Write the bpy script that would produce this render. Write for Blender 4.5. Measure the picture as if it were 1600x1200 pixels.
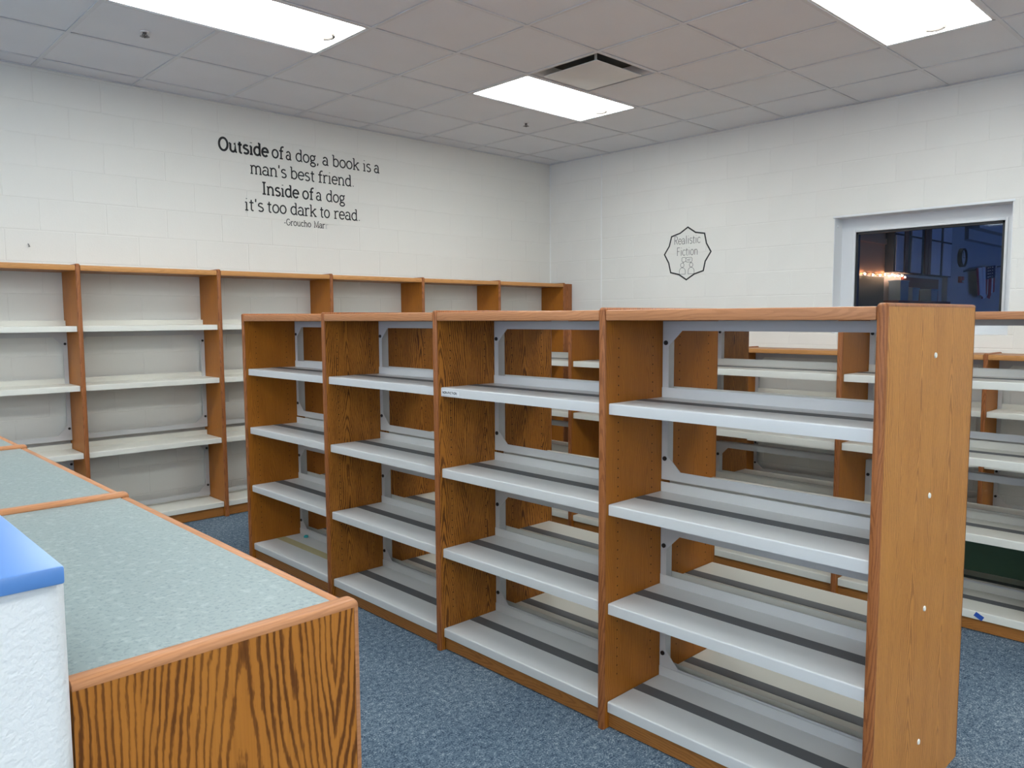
import bpy, bmesh, math, random
from mathutils import Matrix, Vector
random.seed(7)
R = math.radians
for o in list(bpy.data.objects):
    bpy.data.objects.remove(o)
scene = bpy.context.scene
COL = scene.collection

# ------------------------------------------------------------------ camera
EYE = Vector((-6.148, -5.8255, 1.437))
yaw, pitch, roll = 0.8077989, -0.0845359, -0.0055663
cy, sy, cp, sp = math.cos(yaw), math.sin(yaw), math.cos(pitch), math.sin(pitch)
fw = Vector((cy*cp, sy*cp, sp)); rt = Vector((sy, -cy, 0)); up = rt.cross(fw)
cr, sr = math.cos(roll), math.sin(roll)
rt, up = cr*rt + sr*up, -sr*rt + cr*up
cam = bpy.data.cameras.new('camera'); cam_o = bpy.data.objects.new('camera', cam); COL.objects.link(cam_o)
cam.sensor_fit = 'HORIZONTAL'; cam.sensor_width = 36.0; cam.lens = 1219.37/1600*36
cam.clip_start = 0.05; cam.clip_end = 100
m = Matrix((rt, up, -fw)).transposed().to_4x4(); m.translation = EYE
cam_o.matrix_world = m
scene.camera = cam_o

# ------------------------------------------------------------------ world, daylight, exposure
world = bpy.data.worlds.new('dusk'); scene.world = world; world.use_nodes = True
bg = world.node_tree.nodes['Background']
bg.inputs[0].default_value = (0.13, 0.27, 0.80, 1); bg.inputs[1].default_value = 3.0
scene.view_settings.view_transform = 'Standard'
scene.view_settings.look = 'None'
scene.view_settings.exposure = 0.0
scene.view_settings.gamma = 1.0
scene.view_settings.use_curve_mapping = False
LAMP_STRENGTH = 14.2            # radiance of the ceiling diffusers
DAYLIGHT = 75.0                # watts through each of the windows behind the camera
for yy in (-2.9, -6.4, -9.9):
    a = bpy.data.lights.new('daylight', 'AREA'); a.shape = 'RECTANGLE'; a.size = 2.6; a.size_y = 1.3
    a.energy = DAYLIGHT; a.color = (0.70, 0.82, 1.0)
    ao = bpy.data.objects.new('daylight', a); COL.objects.link(ao)
    ao.location = (-14.70, yy, 1.75)
    ao.rotation_euler = (R(90), 0, R(-90))

# ------------------------------------------------------------------ materials
MATS = {}
class NT:
    def __init__(s, name):
        s.m = bpy.data.materials.new(name); s.m.use_nodes = True
        s.t = s.m.node_tree; s.n = s.t.nodes; s.b = s.n['Principled BSDF']; MATS[name] = s.m
    def node(s, typ, **kw):
        n = s.n.new(typ)
        for k, v in kw.items(): setattr(n, k, v)
        return n
    def link(s, a, b): s.t.links.new(a, b)
    def val(s, inp, v):
        if isinstance(v, (int, float, tuple)): inp.default_value = v
        else: s.link(v, inp)
    def math(s, op, a, b=None, c=None, clamp=False):
        n = s.node('ShaderNodeMath', operation=op); n.use_clamp = clamp
        s.val(n.inputs[0], a)
        if b is not None: s.val(n.inputs[1], b)
        if c is not None: s.val(n.inputs[2], c)
        return n.outputs[0]
    def noise(s, vec, scale, detail=2, rough=.5):
        n = s.node('ShaderNodeTexNoise'); s.link(vec, n.inputs['Vector'])
        n.inputs['Scale'].default_value = scale; n.inputs['Detail'].default_value = detail; n.inputs['Roughness'].default_value = rough
        return n.outputs[0]
    def ramp(s, fac, stops):
        n = s.node('ShaderNodeValToRGB'); cr = n.color_ramp
        while len(cr.elements) < len(stops): cr.elements.new(0.5)
        for e, (p, c) in zip(cr.elements, stops): e.position = p; e.color = (*c, 1) if len(c) == 3 else c
        s.link(fac, n.inputs[0]); return n.outputs[0]
    def mix(s, fac, a, b):
        n = s.node('ShaderNodeMix', data_type='RGBA')
        s.val(n.inputs[0], fac)
        for i, v in ((6, a), (7, b)):
            if isinstance(v, tuple): n.inputs[i].default_value = (*v, 1)
            else: s.link(v, n.inputs[i])
        return n.outputs[2]
    def bump(s, h, strength, dist=.002):
        n = s.node('ShaderNodeBump'); n.inputs['Strength'].default_value = strength; n.inputs['Distance'].default_value = dist
        s.link(h, n.inputs['Height']); s.link(n.outputs[0], s.b.inputs['Normal'])
    def coord(s, which='Object'):
        return s.node('ShaderNodeTexCoord').outputs[which]
    def set(s, col=None, rough=.5, metal=0, spec=.5, coat=None):
        if col is not None:
            if isinstance(col, tuple): s.b.inputs['Base Color'].default_value = (*col, 1)
            else: s.link(col, s.b.inputs['Base Color'])
        s.b.inputs['Roughness'].default_value = rough; s.b.inputs['Metallic'].default_value = metal
        s.b.inputs['Specular IOR Level'].default_value = spec
        if coat: s.b.inputs['Coat Weight'].default_value = coat; s.b.inputs['Coat Roughness'].default_value = .15

def plain(name, col, rough=.5, metal=0, var=.06, scale=6, spec=.5, bump=0, bscale=300):
    t = NT(name); v = t.coord(); n = t.noise(v, scale, 3)
    lo = tuple(c*(1-var) for c in col); hi = tuple(min(1, c*(1+var)) for c in col)
    t.set(t.mix(n, lo, hi), rough, metal, spec)
    if bump: t.bump(t.noise(v, bscale, 2), bump)
    return t

def oak(name, axis, light, mid, dark, contrast, period=.24, rough=.40, fine=.5):
    """plain-sawn oak veneer: nested cathedrals along `axis`, pores and streaks"""
    t = NT(name); co = t.coord(); sep = t.node('ShaderNodeSeparateXYZ'); t.link(co, sep.inputs[0])
    info = t.node('ShaderNodeObjectInfo').outputs['Random']
    X, Y, Z = sep.outputs
    if axis == 'Z': v, u = Z, t.math('ADD', X, Y)
    elif axis == 'Y': v, u = Y, t.math('ADD', X, Z)
    else: v, u = X, t.math('ADD', Y, Z)
    u = t.math('ADD', u, t.math('MULTIPLY', info, 7.31)); v = t.math('ADD', v, t.math('MULTIPLY', info, 13.7))
    def vec(su, sv):
        c = t.node('ShaderNodeCombineXYZ'); t.link(t.math('MULTIPLY', u, su), c.inputs[0]); t.link(t.math('MULTIPLY', v, sv), c.inputs[1]); return c.outputs[0]
    wob = t.noise(vec(3, 1.2), 1.0, 2)
    uw = t.math('ADD', u, t.math('MULTIPLY', t.math('SUBTRACT', wob, .5), .10))
    w = t.math('PINGPONG', uw, period/2)
    rr = t.math('SQRT', t.math('ADD', t.math('MULTIPLY', w, w), .00012))
    jag = t.noise(vec(70, 11), 1.0, 4, .7)
    low = t.noise(vec(9, 3.0), 1.0, 2)
    g = t.math('ADD', t.math('DIVIDE', rr, .0092), t.math('DIVIDE', v, .105))
    g = t.math('ADD', g, t.math('MULTIPLY', jag, 1.25)); g = t.math('ADD', g, t.math('MULTIPLY', low, 4.6))
    band = t.math('ADD', t.math('MULTIPLY', t.math('SINE', t.math('MULTIPLY', g, 6.2832)), .5), .5)
    pores = t.noise(vec(420, 14), 1.0, 3, .6)
    thick = t.noise(vec(16, 3.5), 1.0, 2)
    band = t.math('ADD', t.math('ADD', t.math('MULTIPLY', band, .72), t.math('MULTIPLY', pores, .42)), t.math('MULTIPLY', t.math('SUBTRACT', thick, .5), .75))
    broad = t.noise(vec(14, .8), 1.0, 2)
    base = t.mix(broad, mid, light)
    fac = t.ramp(band, [(0.0, (0, 0, 0)), (.60, (0.03, .03, .03)), (.80, (.72, .72, .72)), (1.0, (1, 1, 1))])
    fac = t.math('MULTIPLY', fac, contrast)
    c = t.mix(fac, base, dark)
    streak = t.noise(vec(260, 5), 1.0, 2)
    c = t.mix(t.math('MULTIPLY', t.ramp(streak, [(.45, (0, 0, 0)), (.72, (1, 1, 1))]), .35*fine), c, dark)
    t.set(c, rough, 0, .28)
    t.bump(pores, .10, .0006)
    return t

OL, OM, OD = (.50, .19, .030), (.39, .135, .017), (.095, .026, .003)
oak('oak_figured', 'Z', OL, OM, OD, .92)
oak('oak_plain', 'Z', (.47, .165, .018), (.385, .125, .011), (.18, .048, .005), .34, period=.30, fine=.7)
oak('oak_end', 'Z', (.60, .265, .062), (.50, .20, .040), (.25, .080, .012), .75, period=.26, fine=.4)
oak('oak_long', 'X', (.42, .175, .045), (.34, .13, .028), (.15, .05, .011), .45, period=.16)
oak('oak_edge', 'X', (.56, .255, .115), (.46, .19, .08), (.27, .10, .036), .35, period=.10, fine=.8)
oak('oak_edge_depth', 'Y', (.56, .255, .115), (.46, .19, .08), (.27, .10, .036), .35, period=.10, fine=.8)
oak('oak_edge_upright', 'Z', (.40, .145, .048), (.31, .10, .028), (.13, .036, .009), .6, period=.10, fine=.8)
oak('oak_edge_golden', 'X', (.66, .33, .12), (.55, .25, .08), (.32, .12, .03), .3, period=.10, fine=.8)

t = plain('paint_wall', (.785, .765, .715), .62, var=.03, scale=1.3, spec=.3)
v = t.coord('Object'); t.bump(t.math('ADD', t.noise(v, 90, 4, .6), t.noise(v, 14, 2)), .16, .003)
plain('wall_joint', (.77, .75, .70), .75, var=.04)
t = plain('paint_partition', (.80, .80, .80), .45, var=.02)
v = t.coord('Object')
pits = t.ramp(t.noise(v, 130, 2, .5), [(.34, (0, 0, 0)), (.60, (1, 1, 1))]); t.bump(pits, .28, .003)
t = plain('ceiling_tile', (.80, .825, .86), .9, var=.03, scale=3, spec=.1)
v = t.coord('Object'); t.bump(t.ramp(t.noise(v, 220, 3), [(.35, (0, 0, 0)), (.5, (1, 1, 1))]), .25, .001)
plain('ceiling_grid', (.72, .74, .77), .5)
plain('ceiling_void', (.25, .25, .25), .9)
# carpet: looped blue-grey pile
t = NT('carpet'); v = t.coord('Object')
mp = t.node('ShaderNodeMapping'); t.link(v, mp.inputs[0]); mp.inputs['Scale'].default_value = (1, 1, 1); v = mp.outputs[0]
a = t.noise(v, 170, 3, .7); b = t.noise(v, 48, 3, .6); c = t.noise(v, 2.2, 2)
mixv = t.math('ADD', t.math('MULTIPLY', a, .62), t.math('ADD', t.math('MULTIPLY', b, .30), t.math('MULTIPLY', c, .10)))
t.set(t.ramp(mixv, [(.38, (.020, .038, .070)), (.47, (.080, .122, .172)), (.55, (.160, .212, .265)), (.65, (.44, .49, .52))]), .95, 0, .1)
t.bump(mixv, .9, .006)
# enamelled shelf steel
t = plain('shelf_steel', (.63, .63, .625), .30, var=.02, spec=.5)
t = plain('shelf_steel_cream', (.72, .70, .63), .34, var=.02, spec=.5)
plain('frame_steel', (.60, .60, .60), .38, var=.03)
plain('strip_grey', (.115, .118, .125), .55, var=.05)
plain('strip_yellow', (.46, .40, .22), .5, var=.05)
plain('bolt_black', (.012, .012, .014), .4)
plain('cap_white', (.80, .77, .70), .35)
plain('peg_hole', (.03, .012, .004), .9)
# speckled laminate
t = NT('laminate'); v = t.coord('Object')
n1 = t.noise(v, 150, 3, .6); n2 = t.noise(v, 70, 3, .6); n3 = t.noise(v, 3, 2)
c = t.mix(n3, (.225, .282, .28), (.26, .313, .308))
c = t.mix(t.ramp(n1, [(.52, (0, 0, 0)), (.66, (.8, .8, .8))]), c, (.145, .20, .205))
c = t.mix(t.ramp(n2, [(.54, (0, 0, 0)), (.68, (.55, .55, .55))]), c, (.37, .43, .42))
t.set(c, .36, 0, .5)
plain('cap_blue', (.10, .25, .60), .30, var=.10, scale=5, spec=.8)
plain('vinyl_black', (.012, .012, .013), .55)
plain('vinyl_fine', (.05, .05, .05), .6)
plain('vinyl_faded', (.46, .46, .45), .6)
plain('label_paper', (.78, .78, .78), .6)
plain('tape_blue', (.02, .085, .40), .6)
plain('putty_teal', (.02, .34, .37), .6)
plain('board_green', (.09, .17, .10), .7)
plain('fixture_white', (.80, .80, .80), .4)
plain('vent_white', (.72, .72, .70), .4)
plain('vent_dark', (.07, .068, .06), .7)
plain('sprinkler_metal', (.10, .09, .09), .35, .7)
plain('frame_paint', (.74, .75, .76), .4, var=.02)
plain('gasket', (.006, .006, .007), .5)
plain('caulk', (.82, .82, .80), .5)
# the room beyond the window
plain('beyond_tan', (.62, .36, .20), .8); plain('beyond_grey', (.46, .45, .46), .8)
plain('beyond_floor', (.05, .06, .07), .9); plain('beyond_board', (.03, .045, .025), .7)
plain('beyond_brown', (.20, .05, .022), .6); plain('beyond_reflection', (.80, .76, .78), .35)  # the pale tone colours panels that stand in for glass reflections
plain('beyond_bin', (.16, .26, .36), .5); plain('beyond_dark', (.05, .045, .05), .8)
plain('flag_red', (.40, .03, .05), .8); plain('flag_white', (.85, .80, .80), .8); plain('flag_navy', (.02, .025, .10), .8)
plain('alarm_red', (.45, .02, .025), .4); plain('clock_face', (.55, .55, .56), .4); plain('wire_dark', (.02, .025, .02), .6)
def emit(name, col, s):
    t = NT(name); t.set((.8, .8, .8), .4)
    t.b.inputs['Emission Color'].default_value = (*col, 1); t.b.inputs['Emission Strength'].default_value = s
plain('rim_dark', (.16, .14, .125), .9, spec=.05)
emit('diffuser', (.93, 1.0, 1.0), LAMP_STRENGTH)
emit('fairy_bulb', (1, .55, .33), 115)
t = NT('window_glass'); n = t.n; out = n['Material Output']
tr = t.node('ShaderNodeBsdfTransparent'); tr.inputs[0].default_value = (.90, .93, .94, 1)
gl = t.node('ShaderNodeBsdfGlossy'); gl.inputs['Roughness'].default_value = 0.02
fr = t.node('ShaderNodeFresnel'); fr.inputs[0].default_value = 1.45
mx = t.node('ShaderNodeMixShader'); t.link(t.math('MULTIPLY', fr.outputs[0], .5), mx.inputs[0]); t.link(tr.outputs[0], mx.inputs[1]); t.link(gl.outputs[0], mx.inputs[2])
t.link(mx.outputs[0], out.inputs[0])

# ------------------------------------------------------------------ mesh helpers
class MB:
    def __init__(s): s.v = []; s.f = []; s.mi = []; s.cur = 0
    def add(s, vs, fs):
        k = len(s.v); s.v += [tuple(p) for p in vs]; s.f += [tuple(i+k for i in f) for f in fs]; s.mi += [s.cur]*len(fs); return s
    def box(s, x0, x1, y0, y1, z0, z1):
        vs = [(x, y, z) for x in (x0, x1) for y in (y0, y1) for z in (z0, z1)]
        return s.add(vs, [(0, 1, 3, 2), (4, 6, 7, 5), (0, 4, 5, 1), (2, 3, 7, 6), (0, 2, 6, 4), (1, 5, 7, 3)])
    def bbox(s, x0, x1, y0, y1, z0, z1, b=.002, seg=2):
        bm = bmesh.new(); bmesh.ops.create_cube(bm, size=1)
        for q in bm.verts: q.co = ((x0+x1)/2+q.co.x*(x1-x0), (y0+y1)/2+q.co.y*(y1-y0), (z0+z1)/2+q.co.z*(z1-z0))
        bmesh.ops.bevel(bm, geom=bm.edges[:], offset=b, segments=seg, affect='EDGES', profile=.5)
        bm.verts.index_update(); vs = [q.co[:] for q in bm.verts]; fs = [[q.index for q in f.verts] for f in bm.faces]; bm.free()
        return s.add(vs, fs)
    def prism(s, poly, axis, a, b):
        """extrude a closed 2-D polygon along axis X (poly in y,z), Y (x,z) or Z (x,y)"""
        def p3(q, h): return {'X': (h, q[0], q[1]), 'Y': (q[0], h, q[1]), 'Z': (q[0], q[1], h)}[axis]
        n = len(poly); vs = [p3(q, a) for q in poly]+[p3(q, b) for q in poly]
        return s.add(vs, [tuple(range(n)), tuple(range(2*n-1, n-1, -1))]+[(i, (i+1) % n, n+(i+1) % n, n+i) for i in range(n)])
    def cyl(s, c, axis, r, h, n=12, r2=None):
        r2 = r if r2 is None else r2; vs = []
        for k, (rr, hh) in enumerate(((r, 0), (r2, h))):
            for i in range(n):
                a = 2*math.pi*i/n; p, q = rr*math.cos(a), rr*math.sin(a)
                d = {'X': (hh, p, q), 'Y': (p, hh, q), 'Z': (p, q, hh)}[axis]
                vs.append((c[0]+d[0], c[1]+d[1], c[2]+d[2]))
        return s.add(vs, [tuple(range(n)), tuple(range(2*n-1, n-1, -1))]+[(i, (i+1) % n, n+(i+1) % n, n+i) for i in range(n)])
    def tube(s, pts, r, n=6):
        pts = [Vector(p) for p in pts]; rings = []
        for i, p in enumerate(pts):
            d = (pts[min(i+1, len(pts)-1)]-pts[max(i-1, 0)]).normalized()
            a = d.orthogonal().normalized() if not rings else (rings[-1][1]-d*rings[-1][1].dot(d)).normalized()
            b = d.cross(a); rings.append((p, a, b))
        vs = [p+a*(r*math.cos(2*math.pi*k/n))+b*(r*math.sin(2*math.pi*k/n)) for p, a, b in rings for k in range(n)]
        fs = [(i*n+k, i*n+(k+1) % n, (i+1)*n+(k+1) % n, (i+1)*n+k) for i in range(len(pts)-1) for k in range(n)]
        fs += [tuple(range(n-1, -1, -1)), tuple((len(pts)-1)*n+k for k in range(n))]
        return s.add(vs, fs)
    def mesh(s, name, *mats, smooth=35):
        me = bpy.data.meshes.new(name); me.from_pydata(s.v, [], s.f)
        for mt in mats: me.materials.append(MATS[mt])
        me.polygons.foreach_set('material_index', s.mi)
        bm = bmesh.new(); bm.from_mesh(me); bmesh.ops.recalc_face_normals(bm, faces=bm.faces[:]); bm.to_mesh(me); bm.free()
        if smooth:
            me.polygons.foreach_set('use_smooth', [True]*len(me.polygons)); me.set_sharp_from_angle(angle=R(smooth))
        return me

def put(name, me, parent=None, loc=(0, 0, 0), rz=0):
    o = bpy.data.objects.new(name, me); COL.objects.link(o); o.location = loc; o.rotation_euler = (0, 0, rz)
    if parent: o.parent = parent
    return o
def tag(o, label, cat, group=None):
    o['label'] = label; o['category'] = cat
    if group: o['group'] = group
    return o
def thing(name, label, cat, loc=(0, 0, 0), rz=0, group=None):
    return tag(put(name, None, None, loc, rz), label, cat, group)
def struct(name, me, label=None, loc=(0, 0, 0), rz=0):
    o = put(name, me, None, loc, rz); o['kind'] = 'structure'
    if label: o['label'] = label
    return o

# ------------------------------------------------------------------ room shell
H = 3.05; T = .61; U0, V0 = .5367, .2061; NU = NV = 23
XW, YW = -(U0+NU*T), -(V0+NV*T)          # far extents of the room
floor = struct('floor', MB().box(XW-.2, .2, YW-.2, .2, -.1, 0).mesh('floor', 'carpet', smooth=0), 'blue-grey looped carpet over the whole floor')
# text wall (y = 0)
wl = struct('wall_left', MB().box(XW-.2, .2, .0012, .2, 0, H+.3).mesh('wall_left', 'wall_joint', smooth=0), 'white painted block wall carrying the lettered quote')
# window wall (x = 0) with its opening
WY0, WY1, WZ0, WZ1 = -4.304, -3.081, 1.30, 2.207
mb = MB()
mb.box(.0012, .2, YW-.2, WY0, 0, H+.3).box(.0012, .2, WY1, 0.0016, 0, H+.3).box(.0012, .2, WY0, WY1, 0, WZ0).box(.0012, .2, WY0, WY1, WZ1, H+.3)
wr = struct('wall_right', mb.mesh('wall_right', 'wall_joint', smooth=0), 'white painted block wall with the interior window')
struct('wall_back', MB().box(XW-.2, .2, YW-.2, YW, 0, H+.3).mesh('wall_back', 'paint_wall', smooth=0), 'plain white wall behind the viewer')
mb = MB(); ws = [(-11.2, -8.6), (-7.7, -5.1), (-4.2, -1.6)]; zz = (1.05, 2.45); ys = [YW]+[q for w in ws for q in w]+[0.0035]
for i in range(0, len(ys), 2): mb.box(XW-.2, XW, ys[i], ys[i+1], 0, H+.3)
for a, b in ws: mb.box(XW-.2, XW, a, b, 0, zz[0]).box(XW-.2, XW, a, b, zz[1], H+.3)
struct('wall_side', mb.mesh('wall_side', 'paint_wall', smooth=0), 'white wall with two daylight windows behind the viewer')
for i, (a, b) in enumerate(ws):
    w = struct('window_%d' % (i+2), None, 'daylight window behind the viewer', (XW, 0, 0))
    f = MB(); 
    for q in ((a, a+.06), (b-.06, b), ((a+b)/2-.03, (a+b)/2+.03)): f.box(-.14, -.02, q[0], q[1], *zz)
    f.box(-.14, -.02, a, b, zz[0], zz[0]+.06).box(-.14, -.02, a, b, zz[1]-.06, zz[1])
    put('window_frame', f.mesh('window_frame', 'frame_paint', smooth=0), w)
    put('pane', MB().box(-.085, -.08, a+.05, b-.05, zz[0]+.05, zz[1]-.05).mesh('pane', 'window_glass', smooth=0), w)

# concrete blocks, one by one: running bond, 0.203 m courses
CH, BL, G = .2032, .4035, .0038
_bm = {}
def block(parent, plane, a0, a1, z0, z1):
    L, h = round(a1-a0, 3), round(z1-z0, 3)
    key = (plane, L, h)
    if key not in _bm:
        e = .0030; x0, x1, y0, y1 = -L/2+G/2, L/2-G/2, -h/2+G/2, h/2-G/2
        P = [(x0, 1e-3*1.4, y0), (x1, 1e-3*1.4, y0), (x1, 1e-3*1.4, y1), (x0, 1e-3*1.4, y1), (x0+e, 0, y0+e), (x1-e, 0, y0+e), (x1-e, 0, y1-e), (x0+e, 0, y1-e)]
        if plane == 'R': P = [(q[1], q[0], q[2]) for q in P]
        b = MB().add(P, [(4, 5, 6, 7), (0, 1, 5, 4), (1, 2, 6, 5), (2, 3, 7, 6), (3, 0, 4, 7), (3, 2, 1, 0)])
        _bm[key] = b.mesh('block', 'paint_wall', smooth=0)
    c = (a0+a1)/2
    j = random.uniform(-.0004, .0003)
    put('block', _bm[key], parent, (c, j, (z0+z1)/2) if plane == 'L' else (j, c, (z0+z1)/2))
def rows():
    k = 0; z = -.013
    while z < H+.02:
        yield k, max(z, 0), min(z+CH, H+.04); z += CH; k += 1
def cuts(lo, hi, off):
    q = [lo]; n = math.ceil((lo-off)/BL)
    while off+n*BL < hi-.04:
        if off+n*BL > lo+.04: q.append(off+n*BL)
        n += 1
    return q+[hi]
for k, z0, z1 in rows():
    c = cuts(-6.75, 0, -.372 if k % 2 == 0 else -.573)
    for a, b in zip(c, c[1:]): block(wl, 'L', a, b, z0, z1)
    JY = -.709
    off = JY if k % 2 == 0 else JY-BL/2
    for lo, hi in ((-6.0, JY), (JY, 0)):
        c = cuts(lo, hi, off)
        for a, b in zip(c, c[1:]):
            if z1 > WZ0+.03 and z0 < WZ1-.03 and b > WY0 and a < WY1:
                zt, zb = z1, z0
                if z0 < WZ0: block(wr, 'R', a, b, z0, WZ0)
                if a < WY0-.01: block(wr, 'R', a, min(b, WY0), max(z0, WZ0), z1)
                if b > WY1+.01: block(wr, 'R', max(a, WY1), b, max(z0, WZ0), z1)
            else: block(wr, 'R', a, b, z0, z1)
put('control_joint', MB().bbox(-.003, .004, JY-.006, JY+.006, .02, H, .002).mesh('control_joint', 'caulk'), wr)
put('corner_bead', MB().prism([(-.008, -.002), (-.002, -.008), (.002, .002)], 'Z', 0, H).mesh('corner_bead', 'caulk'), wr)

# ------------------------------------------------------------------ ceiling: void, tiles, grid
ceil = struct('ceiling', MB().box(XW-.2, .2, YW-.2, .2, H+.25, H+.3).mesh('ceiling', 'ceiling_void', smooth=0), 'suspended ceiling of square white tiles')
ue = [0]+[U0+k*T for k in range(NU+1)]; ve = [0]+[V0+k*T for k in range(NV+1)]
LIGHTS = [(a, b) for a in (1, 5, 9, 13, 17, 20) for b in (2, 6, 10, 14, 18, 21)]       # tile indices (u, v); two tiles long along u
VENT = (2, 3)
taken = {(a+d, b) for a, b in LIGHTS for d in (0, 1)} | {VENT}
_tm = {}
far_tiles = MB()
order = sorted(((i, j) for i in range(len(ue)-1) for j in range(len(ve)-1) if (i-1, j-1) not in taken), key=lambda q: (q[0]+q[1], q))
for n_, (i, j) in enumerate(order):
        du, dv = ue[i+1]-ue[i], ve[j+1]-ve[j]; key = (round(du, 3), round(dv, 3))
        if n_ >= 200:        # far behind the viewer
            far_tiles.box(-ue[i+1]+.01, -ue[i]-.01, -ve[j+1]+.01, -ve[j]-.01, H+.005, H+.021); continue
        if key not in _tm:
            _tm[key] = MB().bbox(-du/2+.010, du/2-.010, -dv/2+.010, dv/2-.010, 0, .016, .002, 1).mesh('ceiling_tile', 'ceiling_tile', smooth=0)
        put('ceiling_tile', _tm[key], ceil, (-(ue[i]+ue[i+1])/2, -(ve[j]+ve[j+1])/2, H+.005+random.uniform(0, .0012)))
put('ceiling_tile_field', far_tiles.mesh('ceiling_tile_field', 'ceiling_tile', smooth=0), ceil)['kind'] = 'stuff'
def tee(L): return MB().box(-L/2, L/2, -.012, .012, 0, .004).box(-L/2, L/2, -.0015, .0015, .004, .035).mesh('grid_bar', 'ceiling_grid', smooth=0)
tu, tv = tee(-XW), tee(-YW)
for k in range(NV+1): put('grid_bar', tu, ceil, (XW/2, -(V0+k*T)+(.012 if k == NV else 0), H))
for k in range(NU+1):
    stops = sorted(b for a, b in LIGHTS if a+1 == k)
    e0 = 0.0; runs = []
    for b in stops: runs.append((e0, V0+b*T)); e0 = V0+(b+1)*T
    runs.append((e0, -YW))
    for r0, r1 in runs:
        put('grid_bar', tv if len(runs) == 1 else tee(r1-r0), ceil, (-(U0+k*T)+(.012 if k == NU else 0), -(r0+r1)/2, H+.0004), R(90))
put('wall_angle', MB().box(XW, 0, -.022, -.002, H, H+.004).box(XW, 0, -.003, .0, H, H+.03).mesh('wall_angle', 'ceiling_grid', smooth=0), ceil)
put('wall_angle', MB().box(-.022, -.002, YW, 0, H, H+.004).box(-.003, 0, YW, 0, H, H+.03).mesh('wall_angle', 'ceiling_grid', smooth=0), ceil)

# ceiling lights: two by four foot panels
L2, W2 = T-.014, T/2-.014
fr = MB()
for x0, x1, y0, y1 in ((-L2, L2, -W2, -W2+.014), (-L2, L2, W2-.014, W2), (-L2, -L2+.014, -W2, W2), (L2-.014, L2, -W2, W2)): fr.box(x0, x1, y0, y1, -.004, .05)
fr.box(-L2, L2, -W2, W2, .046, .05)
fr_me = fr.mesh('housing', 'fixture_white', smooth=0)
df_me = MB().bbox(-L2+.0135, L2-.0135, -W2+.0135, W2-.0135, .004, .010, .001, 1).mesh('diffuser', 'diffuser', smooth=0)
ring_me = MB().tube([(L2-.125+.055*math.cos(R(a)), -.02+.055*math.sin(R(a)), -.0048) for a in range(-70, 66, 9)], .0085, 8).mesh('sensor_rim', 'rim_dark')
lab = {(1, 2): 'glowing ceiling light panel next to the square air vent', (5, 2): 'glowing ceiling light panel above the wall quote at upper left',
       (1, 6): 'glowing ceiling light panel at upper right above the window wall'}
for a, b in LIGHTS:
    vis = (a, b) in lab
    t = thing('ceiling_light', lab.get((a, b), 'ceiling light panel overhead outside the picture'), 'ceiling light', (-(U0+(a+1)*T), -(V0+(b+.5)*T), H+.006), 0, 'flush ceiling light panels')
    put('housing', fr_me, t); put('diffuser', df_me, t)
    if vis: put('sensor_rim', ring_me, t)

# air vent
t = thing('air_vent', 'square white ceiling air vent with a lowered centre plate', 'vent', (-(U0+2.5*T), -(V0+3.5*T), H+.006))
o_, i_ = T/2-.014, .215
fr = MB()
prof = [(o_, 0.0), (o_-.010, -.002), (o_-.018, .010), (.25, .07)]
for k in range(len(prof)-1):
    (r0, z0), (r1, z1) = prof[k], prof[k+1]
    P = [(sx*r0, sy_*r0, z0) for sx, sy_ in ((-1, -1), (1, -1), (1, 1), (-1, 1))]+[(sx*r1, sy_*r1, z1) for sx, sy_ in ((-1, -1), (1, -1), (1, 1), (-1, 1))]
    fr.add(P, [(i, (i+1) % 4, 4+(i+1) % 4, 4+i) for i in range(4)])
put('vent_frame', fr.mesh('vent_frame', 'vent_white', smooth=0), t)
put('throat', MB().box(-.285, .285, -.285, .285, .075, .08).mesh('throat', 'vent_dark', smooth=0), t)
put('face_plate', MB().bbox(-.23, .23, -.23, .23, -.021, -.016, .002).mesh('face_plate', 'vent_white'), t)
for x, y in ((-.19, -.19), (.19, .19)):
    put('hanger', MB().box(-.006, .006, -.006, .006, -.016, .075).mesh('hanger', 'vent_white', smooth=0), t, (x, y, 0))

# sprinklers
esc = MB().cyl((0, 0, -.004), 'Z', .022, .010, 20, .026).mesh('escutcheon', 'fixture_white')
bod = MB().cyl((0, 0, -.014), 'Z', .008, .012, 12, .012).tube([(-.010, 0, -.013), (-.013, 0, -.019), (0, 0, -.026)], .0025).tube([(.010, 0, -.013), (.013, 0, -.019), (0, 0, -.026)], .0025).cyl((0, 0, -.034), 'Z', .003, .02, 8).mesh('body', 'sprinkler_metal')
d = MB()
for i in range(10):
    a = 2*math.pi*i/10; c, s_ = math.cos(a), math.sin(a)
    d.add([(c*.006-s_*.003, s_*.006+c*.003, -.027), (c*.006+s_*.003, s_*.006-c*.003, -.027), (c*.026+s_*.006, s_*.026-c*.006, -.026), (c*.026-s_*.006, s_*.026+c*.006, -.026)], [(0, 1, 2, 3)])
d.cyl((0, 0, -.029), 'Z', .008, .003, 10)
defl = d.mesh('deflector', 'sprinkler_metal', smooth=0)
for x, y, l in ((-4.492, -1.114, 'ceiling sprinkler in the tile left of the long light panel'), (-1.45, -1.099, 'ceiling sprinkler between the middle light panel and the quote wall')):
    t = thing('fire_sprinkler', l, 'sprinkler', (x, y, H+.004), 0, 'ceiling sprinklers')
    put('escutcheon', esc, t); put('body', bod, t); put('deflector', defl, t)

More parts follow.
